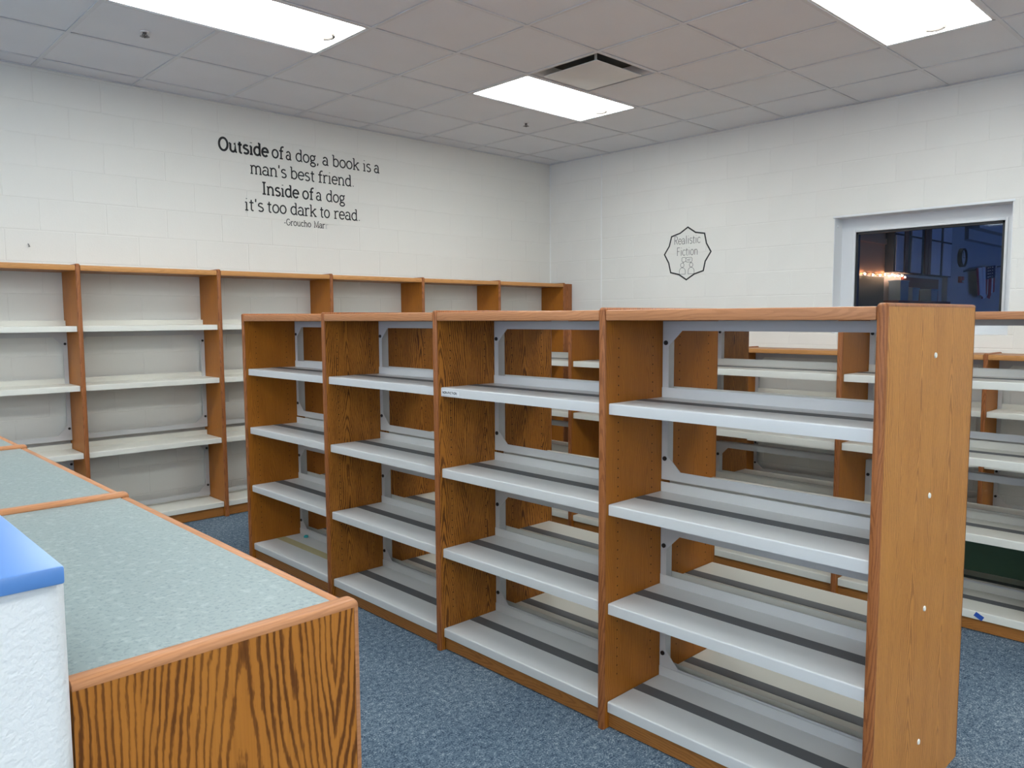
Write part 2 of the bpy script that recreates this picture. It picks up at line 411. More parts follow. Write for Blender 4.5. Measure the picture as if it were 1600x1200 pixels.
# ------------------------------------------------------------------ window in the right wall
w = struct('window_1', None, 'white framed interior window looking into a dark room')
FX = .14
gy0, gy1, gz0, gz1 = -4.226, -3.194, 1.395, 2.096
fr = MB()
for args in ((FX, FX+.05, WY0, gy0, WZ0, WZ1), (FX, FX+.05, gy1, WY1, WZ0, WZ1), (FX, FX+.05, gy0, gy1, WZ0, gz0), (FX, FX+.05, gy0, gy1, gz1, WZ1)): fr.box(*args)
put('window_frame', fr.mesh('window_frame', 'frame_paint', smooth=0), w)
st = MB()
for args in ((FX-.012, FX, gy0-.018, gy0, gz0-.018, gz1+.018), (FX-.012, FX, gy1, gy1+.018, gz0-.018, gz1+.018), (FX-.012, FX, gy0, gy1, gz0-.018, gz0), (FX-.012, FX, gy0, gy1, gz1, gz1+.018)): st.bbox(*args, .003)
put('glazing_stop', st.mesh('glazing_stop', 'frame_paint'), w)
gk = MB(); g_ = .018
for args in ((FX+.005, FX+.045, gy0, gy0+g_, gz0, gz1), (FX+.005, FX+.045, gy1-g_, gy1, gz0, gz1), (FX+.005, FX+.045, gy0, gy1, gz0, gz0+g_), (FX+.005, FX+.045, gy0, gy1, gz1-g_, gz1)): gk.box(*args)
put('gasket', gk.mesh('gasket', 'gasket', smooth=0), w)
put('pane', MB().box(FX+.022, FX+.028, gy0+.004, gy1-.004, gz0+.004, gz1-.004).mesh('pane', 'window_glass', smooth=0), w)
rv = MB()
for args in ((0, FX, WY0-.0, WY0+.004, WZ0, WZ1), (0, FX, WY1-.004, WY1, WZ0, WZ1), (0, FX, WY0, WY1, WZ0, WZ0+.004), (0, FX, WY0, WY1, WZ1-.004, WZ1)): rv.box(*args)
put('reveal', rv.mesh('reveal', 'frame_paint', smooth=0), w)
hd = MB().bbox(-.006, .004, WY0-.01, WY1+.01, WZ1-.004, WZ1+.012, .002)
put('head_trim', hd.mesh('head_trim', 'frame_paint'), w)
put('screw', MB().cyl((.055, WY1-.012, WZ1-.065), 'Y', .008, .008, 10).mesh('screw', 'fixture_white'), w)

# ------------------------------------------------------------------ oak shelving
def edge_band(D0, D1, Z0, Z1, th, wd, r, back=True):
    """solid oak edging swept up the front, over the top and down the back of a panel core (y: D0..D1)"""
    path = []
    n = 5
    path.append(((D0, Z0), (-1, 0)))
    for i in range(n+1):
        a = math.pi-(math.pi/2)*i/n; path.append(((D0, Z1), (math.cos(a), math.sin(a))))
    if back:
        for i in range(n+1):
            a = math.pi/2-(math.pi/2)*i/n; path.append(((D1, Z1), (math.cos(a), math.sin(a))))
        path.append(((D1, Z0), (1, 0)))
    else: path.append(((D1, Z1), (0, 1)))
    sec = [(-th/2, 0)]
    for i in range(5): a = math.pi-(math.pi/2)*i/4; sec.append((-th/2+r+r*math.cos(a), wd-r+r*math.sin(a)))
    for i in range(5): a = math.pi/2-(math.pi/2)*i/4; sec.append((th/2-r+r*math.cos(a), wd-r+r*math.sin(a)))
    sec.append((th/2, 0))
    vs = [(x, p[0]+d[0]*q, p[1]+d[1]*q) for p, d in path for x, q in sec]; k = len(sec)
    fs = [(i*k+j, i*k+j+1, (i+1)*k+j+1, (i+1)*k+j) for i in range(len(path)-1) for j in range(k-1)]
    fs += [tuple(range(k)), tuple((len(path)-1)*k+j for j in range(k-1, -1, -1))]
    return MB().add(vs, fs)

def shelf_prof(D, lip, back):
    p = [(.016, -lip), (.0, -lip)]
    r = .005
    for i in range(5): a = math.pi-(math.pi/2)*i/4; p.append((r+r*math.cos(a), -r+r*math.sin(a)))
    p += [(D-.002, 0), (D-.002, back), (D, back), (D, -.0025), (.0025, -.0025), (.0025, -lip+.0025), (.016, -lip+.0025)]
    return p

def frame_mesh(Lx, h, gus=.055):
    """welded steel frame: thin plate with clipped inner corners plus the tube behind; origin at lower middle"""
    wv, rh = .026, .034; a, b = -Lx/2, Lx/2
    mb = MB(); th = .0035
    inner = [(a+wv+gus, rh), (b-wv-gus, rh), (b-wv, rh+gus), (b-wv, h-rh-gus), (b-wv-gus, h-rh), (a+wv+gus, h-rh), (a+wv, h-rh-gus), (a+wv, rh+gus)]
    outer = [(a+wv+gus, 0), (b-wv-gus, 0), (b, rh+gus), (b, h-rh-gus), (b-wv-gus, h), (a+wv+gus, h), (a, h-rh-gus), (a, rh+gus)]
    cor = {1: (b, 0), 3: (b, h), 5: (a, h), 7: (a, 0)}
    n = 8
    for y in (0, th):
        vs = [(q[0], y, q[1]) for q in outer]+[(q[0], y, q[1]) for q in inner]+[(cor[k][0], y, cor[k][1]) for k in (1, 3, 5, 7)]
        fs = []
        for i in range(n):
            j = (i+1) % n
            if i in cor: fs.append((i, 16+(1, 3, 5, 7).index(i), j, n+j, n+i))
            else: fs.append((i, j, n+j, n+i))
        mb.add(vs, fs)
    vs = [(q[0], 0, q[1]) for q in inner]+[(q[0], th, q[1]) for q in inner]
    mb.add(vs, [(i, (i+1) % n, n+(i+1) % n, n+i) for i in range(n)])
    mb.box(a, a+.016, th, .048, 0, h).box(b-.016, b, th, .048, 0, h).box(a+.016, b-.016, th, .048, 0, .012).box(a+.016, b-.016, th, .048, h-.012, h)
    return mb.mesh('steel_frame', 'frame_steel', smooth=0)

def bookcase(name, label, loc, rz, pitch, bays, depth, Hh, double, levels, frames, top_mat='oak_long', edge='oak_edge', up_edge='oak_edge_upright',
             pm=None, steel='shelf_steel', strips=True, lip=.037, proud=.009, gus=.055, holes=False, group=None, back_steel=None, skip=()):
    """local frame: x along the row, front towards -y, panels at x = k*pitch"""
    th = .028; band = .010
    root = thing(name, label, 'bookcase', loc, rz, group)
    yf, yb = (-depth/2, depth/2) if double else (-depth, -.004)
    core = MB().box(-th/2+.0006, th/2-.0006, yf+band, (yb-band) if double else yb, 0, Hh-band)
    cores = {mt: core.mesh('side_panel', mt, smooth=0) for mt in {*(pm or []), 'oak_plain'}}
    bandm = edge_band(yf+band, (yb-band) if double else yb, 0, Hh-band, th, band, .0085, double).mesh('edge_trim', up_edge)
    if holes:
        hm = MB()
        for sx in (-1,):
            for yy in ((yf+.075, yf+.27, yb-.075, yb-.27) if double else (yf+.06, yb-.06)):
                z = .18
                while z < Hh-.1:
                    hm.cyl((sx*th/2-(.0004 if sx < 0 else -.0000), yy, z), 'X', .0027, .0004, 6); z += .032
        hole_me = hm.mesh('peg_holes', 'peg_hole', smooth=0)
    panels = []
    for k in range(bays+1):
        mt = (pm or ['oak_plain'])[k % len(pm or ['oak_plain'])]
        p = put('side_panel', cores[mt], root, (k*pitch, 0, 0)); put('edge_trim', bandm, p); panels.append(p)
        if holes:
            for sd in ((0, 1) if 0 < k < bays else (1,) if k == 0 else (0,)):
                put('peg_holes', hole_me, p, (0, 0, 0), R(180)*sd)['kind'] = 'stuff'
    L = pitch-th
    tz1 = Hh-proud; tz0 = tz1-.034
    top_me = MB().box(-L/2+.0005, L/2-.0005, yf+.02, yb-(.02 if double else 0), tz0, tz1).mesh('top_board', top_mat, smooth=0)
    te_me = MB().bbox(-L/2+.0005, L/2-.0005, yf+.003, yf+.02, tz0-.001, tz1, .004, 2).mesh('edge_trim', edge)
    kick_me = MB().box(-L/2+.0005, L/2-.0005, 0, .018, 0.004, levels[-1]-lip+.004).mesh('kick_board', 'oak_long', smooth=0)
    D = (depth/2-.022-.027) if double else (depth-.02-.045)
    prof = shelf_prof(D, lip, .036)
    sh = {s_: MB().prism(prof, 'X', -L/2+.002, L/2-.002).mesh('shelf', s_) for s_ in {steel, back_steel or steel}}
    g0 = D*.47; gm = {c: MB().bbox(-L/2+.004, L/2-.004, g0, g0+.056, .0002, .0016, .0005, 1).mesh('shelf_strip', c, smooth=0) for c in ('strip_grey', 'strip_yellow')}
    out = {}
    for b in range(bays):
        xc = (b+.5)*pitch
        tb = put('top_board', top_me, root, (xc, 0, 0)); put('edge_trim', te_me, tb)
        if double: put('edge_trim', te_me, tb, (0, 0, 0), R(180))
        put('kick_board', kick_me, root, (xc, yf+.03, 0))
        if double: put('kick_board', kick_me, root, (xc, yb-.03, 0), R(180))
        for z0, z1 in frames:
            fo = put('steel_frame', frame_cache(L-.002, z1-z0, gus), root, (xc, -.025 if double else -.056, z0))
            for sx in (-1, 1):
                for zz_ in (.078, z1-z0-.078):
                    put('bolt', BOLT, fo, (sx*(L/2-.0155), -.004, zz_))
        for i, z in enumerate(levels):
            for side in ((0, 1) if double else (0,)):
                if (b, i, side) in skip: continue
                y = yf+.022 if side == 0 else yb-.022
                s_ = put('shelf', sh[steel if side == 0 else (back_steel or steel)], root, (xc, y, z), 0 if side == 0 else R(180))
                out[b, i, side] = s_
                if strips:  # thin flat strip along the shelf
                    put('shelf_strip', gm['strip_yellow' if (strips == 'y' and (b, i, side) == (0, 3, 0)) else 'strip_grey'], s_)
    return root, panels, out
_fc = {}
def frame_cache(L, h, gus):
    k = (round(L, 4), round(h, 4), gus)
    if k not in _fc: _fc[k] = frame_mesh(L, h, gus)
    return _fc[k]
BOLT = MB().cyl((0, 0, 0), 'Y', .0085, .005, 10).mesh('bolt', 'bolt_black')

PITCH = .9085
LV = [1.146, .798, .449, .096]
FRM = [(.842, 1.422), (.105, .672)]
# front double-sided row: far end panel at y = -1.412, near end panel at y = -5.046
row1, pan1, sh1 = bookcase('double_sided_bookcase', 'empty four-bay oak bookcase in front with white metal shelves and a wide end panel', (-3.763, -1.412, 0), R(-90), PITCH, 4, .708, 1.470, True,
    LV, FRM, pm=['oak_plain', 'oak_figured', 'oak_figured', 'oak_plain', 'oak_end'], strips='y', holes=True, back_steel='shelf_steel_cream', group='double-sided oak bookcases')
row2, pan2, sh2 = bookcase('double_sided_bookcase', 'empty double-sided oak bookcase seen through the front bookcase', (-1.911, -1.412, 0), R(-90), PITCH, 5, .708, 1.462, True,
    LV, FRM, pm=['oak_plain', 'oak_plain', 'oak_figured', 'oak_plain', 'oak_figured', 'oak_end'], steel='shelf_steel_cream', group='double-sided oak bookcases')
# screw covers on the near end panel
cov = MB().cyl((0, 0, 0), 'X', .0085, .003, 16, .007).mesh('screw_cover', 'cap_white')
for z in (1.325, .923, .591, .190): put('screw_cover', cov, pan1[-1], (.0138, -.004+(z-.7)*.012, z))
# tall row on the text wall
row3, pan3, sh3 = bookcase('wall_bookcase', 'tall oak bookcase with white shelves along the wall below the lettered quote', (-6.510, 0, 0), 0, .912, 7, .324, 1.795, False,
    [1.400, 1.018, .580, .108], [(.64, 1.36), (.12, .555)], edge='oak_edge_golden', pm=['oak_plain'], steel='shelf_steel_cream', strips=False, lip=.036, gus=.06, group='wall bookcases')
put('filler_strip', MB().bbox(.0145, .118, -.320, -.300, 0, 1.785, .002).mesh('filler_strip', 'oak_edge_upright'), pan3[-1])
# low row under the window
row4, pan4, sh4 = bookcase('wall_bookcase', 'low oak bookcase against the wall under the window', (0, -.627, 0), R(-90), .909, 6, .318, 1.185, False,
    [.795, .450, .100], [(.48, 1.13), (.11, .44)], edge='oak_edge_golden', pm=['oak_plain'], steel='shelf_steel_cream', strips=False, group='wall bookcases')
# counter-height row against the half wall (front faces +x)
row5, pan5, sh5 = bookcase('counter_bookcase', 'counter-height oak bookcase with speckled grey-green laminate top', (-5.945, -4.935, 0), R(90), .9105, 4, .352, 1.064, False,
    [.70, .40, .10], [(.42, 1.0), (.11, .39)], top_mat='laminate', edge='oak_edge', up_edge='oak_edge_depth', pm=['oak_figured'], steel='shelf_steel', strips=False, proud=.010)

# printed shelf label: NON-FICTION, and small leftovers on the shelves
# ------------------------------------------------------------------ stroke lettering
def arc(cx_, cy_, rx, ry, a0, a1, n=14):
    return [(cx_+rx*math.cos(R(a0+(a1-a0)*i/n)), cy_+ry*math.sin(R(a0+(a1-a0)*i/n))) for i in range(n+1)]
# glyph: advance width, strokes, serif bars (x0, x1, y); x-height 1, ascender/cap 1.48
GL = {
 'a': (.80, [arc(.36, .66, .30, .34, 155, 0)+[(.66, .12), (.74, 0)], arc(.34, .28, .32, .28, 70, 410)], [(.62, .84, 0)]),
 'b': (.86, [[(.14, 1.48), (.14, 0)], arc(.44, .5, .36, .5, 150, -150)], [(-.04, .14, 1.45)]),
 'c': (.74, [arc(.42, .5, .38, .5, 42, 318)], []),
 'd': (.88, [[(.72, 1.48), (.72, 0)], arc(.42, .5, .36, .5, 30, 330)], [(.54, .72, 1.45), (.72, .88, 0)]),
 'e': (.78, [[(.06, .53), (.74, .53)]+arc(.40, .5, .36, .5, 5, 318)], []),
 'f': (.56, [arc(.50, 1.18, .24, .30, 60, 180)+[(.26, 0)], [(.02, .96), (.54, .96)]], [(.06, .48, 0)]),
 'g': (.82, [arc(.36, .66, .29, .32, 0, 360), [(.55, .92), (.80, 1.0)], [(.22, .38), (.14, .22), (.28, .10), (.60, .06)], arc(.40, -.18, .33, .24, 70, 430)], []),
 'h': (.90, [[(.15, 1.48), (.15, 0)], arc(.44, .62, .29, .36, 170, 0)+[(.73, 0)]], [(-.02, .15, 1.45), (0, .32, 0), (.58, .90, 0)]),
 'i': (.40, [[(.20, .98), (.20, 0)], [(.20, 1.36), (.20, 1.44)]], [(.02, .20, .96), (.02, .38, 0)]),
 'k': (.86, [[(.15, 1.48), (.15, 0)], [(.72, .97), (.17, .42)], [(.34, .58), (.76, 0)]], [(-.02, .15, 1.45), (0, .32, 0), (.56, .86, .96), (.60, .90, 0)]),
 'l': (.40, [[(.20, 1.48), (.20, 0)]], [(.02, .20, 1.45), (.02, .38, 0)]),
 'm': (1.34, [[(.15, .98), (.15, 0)], arc(.41, .64, .26, .34, 170, 0)+[(.67, 0)], arc(.93, .64, .26, .34, 170, 0)+[(1.19, 0)]], [(-.02, .15, .96), (0, .30, 0), (.54, .80, 0), (1.06, 1.34, 0)]),
 'n': (.90, [[(.15, .98), (.15, 0)], arc(.44, .62, .29, .36, 170, 0)+[(.73, 0)]], [(-.02, .15, .96), (0, .32, 0), (.58, .90, 0)]),
 'o': (.84, [arc(.42, .5, .37, .5, 0, 360, 20)], []),
 'r': (.62, [[(.16, .98), (.16, 0)], arc(.46, .60, .30, .38, 175, 55)], [(-.02, .16, .96), (0, .36, 0)]),
 's': (.66, [arc(.34, .74, .26, .26, 35, 200)+arc(.34, .25, .28, .26, 60, -150)], []),
 't': (.54, [[(.24, 1.30), (.24, .20)]+arc(.40, .20, .16, .20, 180, 300), [(.02, .97), (.50, .97)]], []),
 'u': (.90, [[(.15, .98), (.15, .36)]+arc(.44, .36, .29, .36, 180, 350)+[(.73, .98), (.73, 0)]], [(-.02, .15, .96), (.56, .73, .96), (.73, .90, 0)]),
 'O': (1.10, [arc(.55, .74, .48, .74, 0, 360, 24)], []),
 'I': (.50, [[(.25, 1.48), (.25, 0)]], [(.04, .46, 1.46), (.04, .46, 0.02)]),
 'G': (1.05, [arc(.55, .74, .48, .74, 45, 345)+[(.98, .68)]], [(.70, 1.05, .68)]),
 'M': (1.30, [[(.16, 0), (.20, 1.48), (.65, .10), (1.10, 1.48), (1.14, 0)]], [(.0, .32, 0), (.98, 1.30, 0), (.02, .2, 1.46), (1.1, 1.28, 1.46)]),
 'R': (.95, [[(.14, 0), (.14, 1.48)]+arc(.45, 1.10, .38, .38, 90, -90)+[(.14, .72)], [(.42, .72), (.88, 0)]], []),
 'F': (.80, [[(.14, 0), (.14, 1.46), (.76, 1.46)], [(.14, .78), (.66, .78)]], []),
 'N': (1.05, [[(.14, 0), (.14, 1.48), (.90, 0), (.90, 1.48)]], []),
 'C': (.98, [arc(.54, .74, .44, .74, 45, 315)], []),
 'T': (.88, [[(.44, 0), (.44, 1.48)], [(.04, 1.46), (.84, 1.46)]], []),
 ',': (.30, [[(.18, .08), (.10, -.24)]], []), '.': (.32, [[(.16, .0), (.16, .10)]], []), "'": (.26, [[(.13, 1.48), (.11, 1.08)]], []), '-': (.50, [[(.06, .5), (.44, .5)]], []),
}
def ribbon(mb, pts, wd, to3, depth):
    n = len(pts); closed = (abs(pts[0][0]-pts[-1][0])+abs(pts[0][1]-pts[-1][1])) < 1e-6
    if closed: pts = pts[:-1]; n -= 1
    off = []
    for i in range(n):
        a = pts[(i-1) % n] if closed or i > 0 else pts[i]; b = pts[(i+1) % n] if closed or i < n-1 else pts[i]
        d0 = Vector((pts[i][0]-a[0], pts[i][1]-a[1])); d1 = Vector((b[0]-pts[i][0], b[1]-pts[i][1]))
        if d0.length < 1e-9: d0 = d1
        if d1.length < 1e-9: d1 = d0
        d0.normalize(); d1.normalize(); t_ = d0+d1
        t_ = t_.normalized() if t_.length > 1e-6 else d1
        nrm = Vector((-t_.y, t_.x)); k = 1/max(.45, abs(nrm.dot(Vector((-d1.y, d1.x)))))
        off.append(nrm*(wd/2*k))
    vs = []
    for h in (0, depth):
        for i in range(n):
            p = pts[i]; vs.append(to3(p[0]+off[i].x, p[1]+off[i].y, h)); vs.append(to3(p[0]-off[i].x, p[1]-off[i].y, h))
    fs = []; m_ = 2*n
    for i in range(n if closed else n-1):
        j = (i+1) % n
        fs += [(2*i, 2*j, 2*j+1, 2*i+1), (m_+2*i, m_+2*i+1, m_+2*j+1, m_+2*j), (2*i, m_+2*i, m_+2*j, 2*j), (2*i+1, 2*j+1, m_+2*j+1, m_+2*i+1)]
    if not closed: fs += [(0, 1, m_+1, m_), (2*n-2, m_+2*n-2, m_+2*n-1, 2*n-1)]
    mb.add(vs, fs)
def word_mesh(mb, txt, x0, x1, zb, xh, wd, to3, serif=True, depth=.0008):
    gap = .10; tot = sum(GL[c][0]+gap for c in txt)-gap; k = (x1-x0)/tot; x = x0
    for c in txt:
        adv, st_, se = GL[c]
        for s_ in st_: ribbon(mb, [(x+p[0]*k, zb+p[1]*xh) for p in s_], wd, to3, depth)
        if serif:
            for a_, b_, yy in se: ribbon(mb, [(x+a_*k, zb+yy*xh), (x+b_*k, zb+yy*xh)], wd*.80, to3, depth)
        x += (adv+gap)*k
onL = lambda x, z, h: (x, -h, z)            # on the text wall
onR = lambda y, z, h: (-h, -y, z)           # on the window wall (y runs to the right)
WORDS = [(1, 'Outside', -3.603, -3.207), (1, 'of', -3.175, -3.078), (1, 'a', -3.054, -3.012), (1, 'dog,', -2.971, -2.763), (1, 'a', -2.726, -2.676), (1, 'book', -2.634, -2.377), (1, 'is', -2.337, -2.259), (1, 'a', -2.222, -2.173),
 (2, "man's", -3.358, -3.057), (2, 'best', -3.020, -2.806), (2, 'friend.', -2.773, -2.429), (3, 'Inside', -3.267, -2.953), (3, 'of', -2.919, -2.821), (3, 'a', -2.794, -2.749), (3, 'dog', -2.702, -2.523),
 (4, "it's", -3.412, -3.260), (4, 'too', -3.228, -3.066), (4, 'dark', -3.029, -2.798), (4, 'to', -2.764, -2.674), (4, 'read.', -2.631, -2.376), (5, '-Groucho', -3.090, -2.850), (5, 'Mar', -2.822, -2.722)]
BASE = {1: 2.705, 2: 2.560, 3: 2.412, 4: 2.277, 5: 2.188}
BOLD = {'Outside': .0165, 'Inside': .0135, 'of': .0125}
t = thing('wall_quote', 'black vinyl lettered quote about a dog and a book on the white wall', 'lettering', (-2.9, -.0012, 2.19))
for l, wd_, a, b in WORDS:
    mb = MB(); xh = .062 if l < 5 else .033
    word_mesh(mb, wd_, a+2.9, b+2.9, BASE[l]-2.19, xh, BOLD.get(wd_, .0105) if l < 5 else .0055, onL)
    put('word', mb.mesh('word', 'vinyl_black', smooth=0), t)
mb = MB(); word_mesh(mb, 'r', -2.716+2.9, -2.69+2.9, -.002, .033, .004, onL); put('faded_letter', mb.mesh('faded_letter', 'vinyl_faded', smooth=0), t)
t = thing('wall_nail', 'tiny bent nail in the wall above the tall bookcase at far left', 'nail', (-4.882, -.001, 1.925))
put('shank', MB().tube([(0, .0, .004), (0, -.012, 0), (.002, -.016, -.012)], .003, 8).mesh('shank', 'sprinkler_metal'), t)
put('head', MB().cyl((.002, -.016, -.016), 'Z', .006, .003, 10).mesh('head', 'sprinkler_metal'), t)
# genre badge on the window wall
t = thing('wall_badge', 'black outlined badge with thin lettering and two small figures on the wall', 'decal', (-.0012, 0, 0))
out_ = [(1.729, 2.252), (1.811, 2.199), (1.905, 2.183), (1.926, 2.093), (1.973, 2.017), (1.916, 1.935), (1.897, 1.851), (1.804, 1.826), (1.719, 1.777), (1.639, 1.827), (1.547, 1.849), (1.524, 1.939), (1.476, 2.019), (1.529, 2.093), (1.553, 2.179), (1.647, 2.204)]
mb = MB(); ribbon(mb, out_+[out_[0]], .013, onR, .0008); put('badge_outline', mb.mesh('badge_outline', 'vinyl_black', smooth=0), t)
mb = MB(); word_mesh(mb, 'Realistic', 1.582, 1.863, 2.103, .050, .0042, onR, False); put('word', mb.mesh('word', 'vinyl_fine', smooth=0), t)
mb = MB(); word_mesh(mb, 'Fiction', 1.612, 1.838, 1.999, .050, .0042, onR, False); put('word', mb.mesh('word', 'vinyl_fine', smooth=0), t)
for hx, hz, bl, br in ((1.674, 1.911, 1.642, 1.707), (1.769, 1.910, 1.737, 1.801)):
    mb = MB(); ribbon(mb, arc(hx, hz, .019, .020, 0, 360, 16), .0032, onR, .0008)
    c_ = (bl+br)/2; rx = (br-bl)/2
    ribbon(mb, [(bl, 1.829), (bl, 1.855)]+arc(c_, 1.855, rx, .033, 180, 0, 10)+[(br, 1.829), (bl, 1.829)], .0032, onR, .0008)
    put('figure_outline', mb.mesh('figure_outline', 'vinyl_fine', smooth=0), t)
for x0, x1, z0, z1, tail in ((1.668, 1.712, 1.941, 1.981, 1.684), (1.712, 1.778, 1.937, 1.978, 1.764)):
    mb = MB(); r_ = .008
    pts = [(x0+r_, z1), (x1-r_, z1), (x1, z1-r_), (x1, z0+r_), (x1-r_, z0), (tail+.005, z0), (tail, z0-.010), (tail-.004, z0), (x0+r_, z0), (x0, z0+r_), (x0, z1-r_), (x0+r_, z1)]
    ribbon(mb, pts, .0032, onR, .0008)
    if x0 > 1.7:
        ribbon(mb, [(x0+.014, 1.960), (x1-.014, 1.963)], .0028, onR, .0008); ribbon(mb, [(x0+.014, 1.951), (x1-.022, 1.953)], .0028, onR, .0008)
    put('speech_bubble', mb.mesh('speech_bubble', 'vinyl_fine', smooth=0), t)

# shelf label with printed letters (third bay, upper shelf lip); shelf local y grows to the back
s_ = sh1[2, 0, 0]; L = PITCH-.028
lb = put('shelf_label', MB().box(-L/2+.004, -L/2+.118, -.0008, 0, -.030, -.010).mesh('shelf_label', 'label_paper', smooth=0), s_); lb['label'] = 'small white shelf label with black capitals'
mb = MB(); word_mesh(mb, 'NON-FICTION', -L/2+.012, -L/2+.106, -.0245, .0062, .0022, lambda x, z, h: (x, -.0009-h, z), False, .0003)
put('shelf_lettering', mb.mesh('shelf_lettering', 'vinyl_black', smooth=0), s_)

tag(put('painter_tape', MB().bbox(-.0012, .0, -.019, .019, -.011, .011, .0004, 1).mesh('painter_tape', 'tape_blue', smooth=0), None, (-2.2435, -4.800, .075)),
    'scrap of blue tape on the bottom shelf lip behind the end panel', 'tape').rotation_euler = (R(28), 0, 0)
mb = MB(); bm = bmesh.new(); bmesh.ops.create_icosphere(bm, subdivisions=2, radius=.013)
for q in bm.verts: q.co *= 1+.22*math.sin(q.co.x*400+q.co.y*310); q.co.z *= .7
bm.verts.index_update(); mb.add([q.co[:] for q in bm.verts], [[q.index for q in f.verts] for f in bm.faces]); bm.free()
tag(put('putty_blob', mb.mesh('putty_blob', 'putty_teal'), None, (-3.815, -1.545, .1045)), 'tiny teal blob of putty on the bottom shelf of the farthest front bay', 'putty')
t = thing('green_board', 'dark green board standing on the lower rear shelf behind the end panel', 'board', (-1.63, -4.60, .099))
put('board_face', MB().bbox(-.006, .006, -.42, .42, 0, .30, .002).mesh('board_face', 'board_green'), t)

# ------------------------------------------------------------------ block half wall with blue cap
PX0, PX1, PY0, PY1, PZ = -6.160, -5.9465, -4.980, -1.25, 1.181
wp = struct('wall_partition', MB().box(PX0+.03, PX1-.004, PY0+.03, PY1, 0, PZ-.002).mesh('wall_partition', 'wall_joint', smooth=0), 'painted block half wall beside the viewer')
_pb = {}
def pblock(y0, y1, z0, z1, end):
    key = (round(y1-y0, 3), round(z1-z0, 3), end)
    if key not in _pb:
        L_, h_ = y1-y0, z1-z0; r_ = .020
        poly = []
        def corner(cx_, cy_, a0): 
            for i in range(6): a = R(a0+90*i/5); poly.append((cx_+r_*math.cos(a), cy_+r_*math.sin(a)))
        xa, xb = PX0, PX1; ya = 0
        if end: corner(xa+r_, r_, 180); corner(xb-r_, r_, 270)
        else: poly += [(xa, .001), (xb, .001)]
        poly += [(xb, L_-.001), (xa, L_-.001)]
        b_ = MB().prism(poly, 'Z', .0012, h_-.0012)
        _pb[key] = b_.mesh('block', 'paint_partition')
    put('block', _pb[key], wp, (0, y0, z0))
zt = PZ; k = 0
while zt > .01:
    zb = max(0, zt-CH); y = PY0; first = True
    while y < PY1-.05:
        ln_ = .4 if (not first or k % 2 == 0) else .2
        ye = min(PY1, y+ln_); pblock(y, ye, zb, zt, first); y = ye; first = False
    zt = zb; k += 1
cap = put('cap_board', MB().bbox(PX0-.012, -5.951, PY0-.009, PY1+.01, PZ+.0005, PZ+.0185, .0025, 2).mesh('cap_board', 'cap_blue'), wp)
cap['label'] = 'glossy blue cap on the half wall'

# ------------------------------------------------------------------ the dark room beyond the window
BY = -2.5
BX = 8.2
struct('wall_beyond', MB().box(.2, BX, BY, BY+.15, 0, 2.9).mesh('wall_beyond', 'beyond_grey', smooth=0), 'long dim wall of the room beyond the window')
mb = MB().box(BX, BX+.15, -7.5, BY+.15, 0, 2.9)
struct('wall_beyond_end', mb.mesh('wall_beyond_end', 'beyond_grey', smooth=0), 'far end wall of the dark room')
mb = MB().box(.2, BX, -7.65, -7.5, 0, .9).box(.2, BX, -7.65, -7.5, 2.4, 2.9)
for a, b in ((.2, 4.2), (7.9, BX)): mb.box(a, b, -7.65, -7.5, .9, 2.4)  # unseen opening added so the blue world light reaches this room
struct('wall_beyond_outer', mb.mesh('wall_beyond_outer', 'beyond_grey', smooth=0), 'unseen outer wall of the dark room with an opening added for blue light')
struct('floor_beyond', MB().box(.2, BX+.15, -7.65, BY+.15, -.1, 0).mesh('floor_beyond', 'beyond_floor', smooth=0), 'floor of the dark room')
struct('ceiling_beyond', MB().box(.2, BX+.15, -7.65, BY+.15, 2.9, 3.0).mesh('ceiling_beyond', 'beyond_grey', smooth=0), 'ceiling of the dark room')
struct('trim_1', MB().box(4.95, BX, BY-.22, BY, 2.53, 2.62).box(4.95, BX, BY-.10, BY, 2.40, 2.53).mesh('trim_1', 'beyond_grey', smooth=0), 'ceiling soffit in the dark room')
struct('trim_2', MB().box(.3, 2.52, BY-.03, BY, 2.19, 2.25).mesh('trim_2', 'beyond_tan', smooth=0), 'tan moulding in the dark room')
struct('wall_beyond_panel', MB().box(.3, 2.52, BY-.012, BY, 1.86, 2.89).mesh('wall_beyond_panel', 'beyond_tan', smooth=0), 'tan painted wall area in the dark room')
t = thing('chalkboard', 'dark green board below the string lights beyond the glass', 'chalkboard', (0, BY, 0))
put('board_face', MB().bbox(.5, 2.50, -.02, -.001, .9, 1.845, .003).mesh('board_face', 'beyond_board'), t)
put('board_rail', MB().bbox(.5, 2.50, -.05, -.001, .86, .9, .003).mesh('board_rail', 'beyond_brown'), t)
t = thing('string_lights', 'row of small warm string lights glowing beyond the window', 'string lights', (0, BY-.04, 0))
XS = [1.70, 1.934, 2.14, 2.319, 2.451, 2.567, 2.64, 2.726, 2.82, 2.923, 3.014]; ZS = [1.858, 1.862, 1.857, 1.859, 1.871, 1.863, 1.874, 1.868, 1.872, 1.875, 1.861]
wire = [(1.2, 0, 1.88)]
for x, z in zip(XS, ZS): wire += [(x-.02, 0, z+.014), (x+.02, 0, z+.014)]
put('wire', MB().tube(wire, .003, 5).mesh('wire', 'wire_dark'), t)
bulb = MB(); bm = bmesh.new(); bmesh.ops.create_icosphere(bm, subdivisions=1, radius=.010); bm.verts.index_update()
bulb.add([q.co[:] for q in bm.verts], [[q.index for q in f.verts] for f in bm.faces]); bm.free(); bulb_me = bulb.mesh('bulb', 'fairy_bulb')
for x, z in zip(XS, ZS): put('bulb', bulb_me, t, (x, -.006, z))
